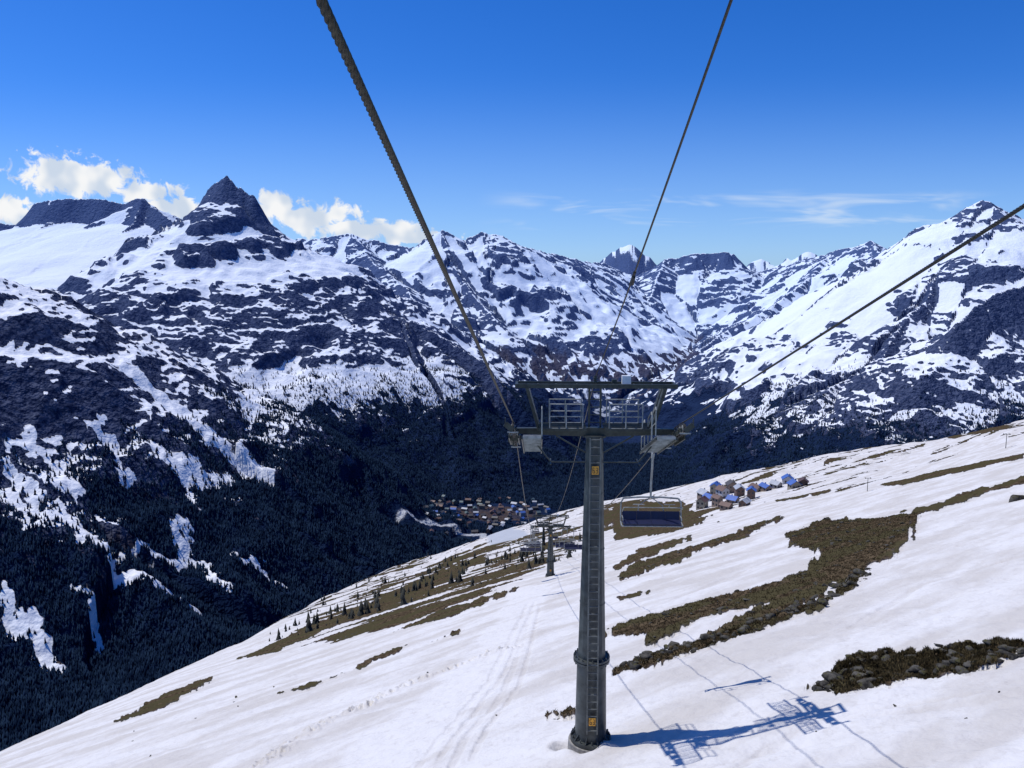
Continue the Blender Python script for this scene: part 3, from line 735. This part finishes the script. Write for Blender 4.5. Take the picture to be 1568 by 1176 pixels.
for (px,py) in [(1075,779),(1086,768),(1098,775),(1106,763),(1112,780),(1122,771),(1132,761),(1140,774),(1150,764),(1158,754),(1172,752),(1188,748),(1206,740),(1216,748),(1230,744),(1095,757),(1120,755),(1078,762)]:
    x,y=gpt(px,py); y_=math.hypot(x,y)
    sc=min(1,max(.3,y_/520))
    building('mountain_hut',x,y,random.uniform(4,6.5),random.uniform(5,8),random.choice([1,1,2]),random.randrange(5),random.choice([0,0,1,1,3,3,2]),random.uniform(-.8,.8),sc=sc)
pos=[]
tries=0
while len(pos)<90 and tries<4000:
    tries+=1
    px=random.uniform(632,862); py=random.uniform(765,822)
    if py<790 and abs(px-745)>110-(790-py)*1.5 : continue
    x,y=gpt(px,py)
    if y<2500 or y>3400 or hz(x,y,trim)>.1: continue
    if any(abs(x-a)<22 and abs(y-b_)<24 for a,b_ in pos): continue
    pos.append((x,y))
for x,y in pos:
    building('apartment_building' if random.random()<.5 else 'chalet',x,y,random.uniform(10,16),random.uniform(14,26),random.choice([2,3,3,4,5]),random.randrange(5),random.choice([0,0,1,2,2,3,3,4]),random.uniform(0,3.1))
for px,py,hh in [(1540,686,4.5),(1328,752,3.0)]:
    x,y=gpt(px,py); z=hz(x,y); E=empty('drag_lift_pylon',(x,y,z),YAW,hh/8)
    a=MB(); a.tube((0,0,-1),(0,0,8),.2,.13,n=10); a.beam((-1.5,0,7.8),(1.5,0,7.8),.15,.2)
    for sx in(-1,1):
        a.beam((sx*1.5,-.7,7.7),(sx*1.5,.7,7.7),.1,.2)
        for yy in(-.5,.5): a.tube((sx*1.5-.08,yy,7.95),(sx*1.5+.08,yy,7.95),.25,n=12)
    a.obj('mast_and_arms',[dsteel],E)
# ---------------------------------------------------------------- light
sd_=Vector((-5.5,2.5,10.8)).normalized()
sun=bpy.data.lights.new('sun','SUN'); sun.energy=3.7; sun.angle=math.radians(.53); sun.color=(1,.97,.92)
so=bpy.data.objects.new('sun',sun); so.rotation_euler=sd_.to_track_quat('Z','Y').to_euler(); scene.collection.objects.link(so)
W=bpy.data.worlds.new('World'); scene.world=W; W.use_nodes=True; n=NT(W.node_tree); bg=W.node_tree.nodes['Background']
sky=n.n.new('ShaderNodeTexSky'); sky.sky_type='NISHITA'; sky.sun_disc=False; sky.sun_elevation=math.asin(sd_.z); sky.sun_rotation=math.atan2(sd_.x,sd_.y); sky.altitude=2000; sky.air_density=1.0; sky.dust_density=1.3; sky.ozone_density=2
hs=n.n.new('ShaderNodeHueSaturation'); hs.inputs['Saturation'].default_value=1.4; n.l.new(sky.outputs[0],hs.inputs['Color'])
tint=n.n.new('ShaderNodeVectorMath'); tint.operation='MULTIPLY'; n.l.new(hs.outputs[0],tint.inputs[0]); tint.inputs[1].default_value=(.68,.92,1.42)
g=n.n.new('ShaderNodeTexCoord').outputs['Generated']; sp=n.n.new('ShaderNodeSeparateXYZ'); n.l.new(g,sp.inputs[0])
yy=n.m('MAXIMUM',sp.outputs[1],.05); u=n.m('DIVIDE',sp.outputs[0],yy); v=n.m('DIVIDE',sp.outputs[2],yy)
cmb=n.n.new('ShaderNodeCombineXYZ'); n.l.new(u,cmb.inputs[0]); n.l.new(v,cmb.inputs[1]); uv=cmb.outputs[0]
env=None
for (px,py,a,b_) in [(85,266,.058,.028),(150,275,.060,.024),(215,293,.050,.016),(5,322,.045,.020),(270,318,.06,.014),(425,315,.035,.020),(470,332,.065,.020),(550,352,.08,.015),(640,366,.06,.010)]:
    d=sight(px,py); cu,cvv=float(d[0]/d[1]),float(d[2]/d[1])
    e=n.m('SUBTRACT',1,n.m('SQRT',n.m('ADD',n.m('POWER',n.m('ABSOLUTE',n.m('DIVIDE',n.m('SUBTRACT',u,cu),a)),2),n.m('POWER',n.m('ABSOLUTE',n.m('DIVIDE',n.m('SUBTRACT',v,cvv),b_)),2))))
    env=e if env is None else n.m('MAXIMUM',env,e)
cn=n.noise(uv,38,4.5,.62,.3,'2D')
cval=n.m('ADD',env,n.m('MULTIPLY',n.m('SUBTRACT',cn,.5),2.2))
cmask=n.ss(cval,-.02,.38)
csh=n.noise(uv,26,1.5,.6,0,'2D')
ccol=n.mix(n.ss(csh,.35,.65),(6.0,6.9,8.2),(9.2,9.3,9.4))
mp=n.n.new('ShaderNodeMapping'); mp.inputs['Scale'].default_value=(4,28,1); n.l.new(uv,mp.inputs[0])
ci=n.noise(mp.outputs[0],1.6,3,.6,.4,'2D')
ce=n.m('MULTIPLY',n.m('MULTIPLY',n.ss(v,.055,.075),n.m('SUBTRACT',1,n.ss(v,.095,.115))),n.m('MULTIPLY',n.ss(u,-.05,.05),n.m('SUBTRACT',1,n.ss(u,.5,.62))))
cim=n.m('MULTIPLY',n.m('MULTIPLY',n.ss(ci,.45,.75),ce),.6)
# pale band of haze low over the horizon
hz_f=n.m('MULTIPLY',n.m('SUBTRACT',1,n.ss(v,.0,.26)),.42)
c0_=n.mix(hz_f,tint.outputs[0],(3.9,6.0,9.0))
c1=n.mix(cim,c0_,(7.0,8,9.2)); c2=n.mix(cmask,c1,ccol)
n.l.new(c2,bg.inputs['Color']); bg.inputs['Strength'].default_value=.1
# ---------------------------------------------------------------- camera
cam=bpy.data.cameras.new('camera'); cam.sensor_width=36; cam.lens=36*F/1568; cam.clip_start=.1; cam.clip_end=60000
co_=bpy.data.objects.new('camera',cam); co_.rotation_euler=(math.radians(90)-PITCH,0,0); scene.collection.objects.link(co_); scene.camera=co_
scene.view_settings.view_transform='Standard'; scene.view_settings.look='None'; scene.view_settings.exposure=0
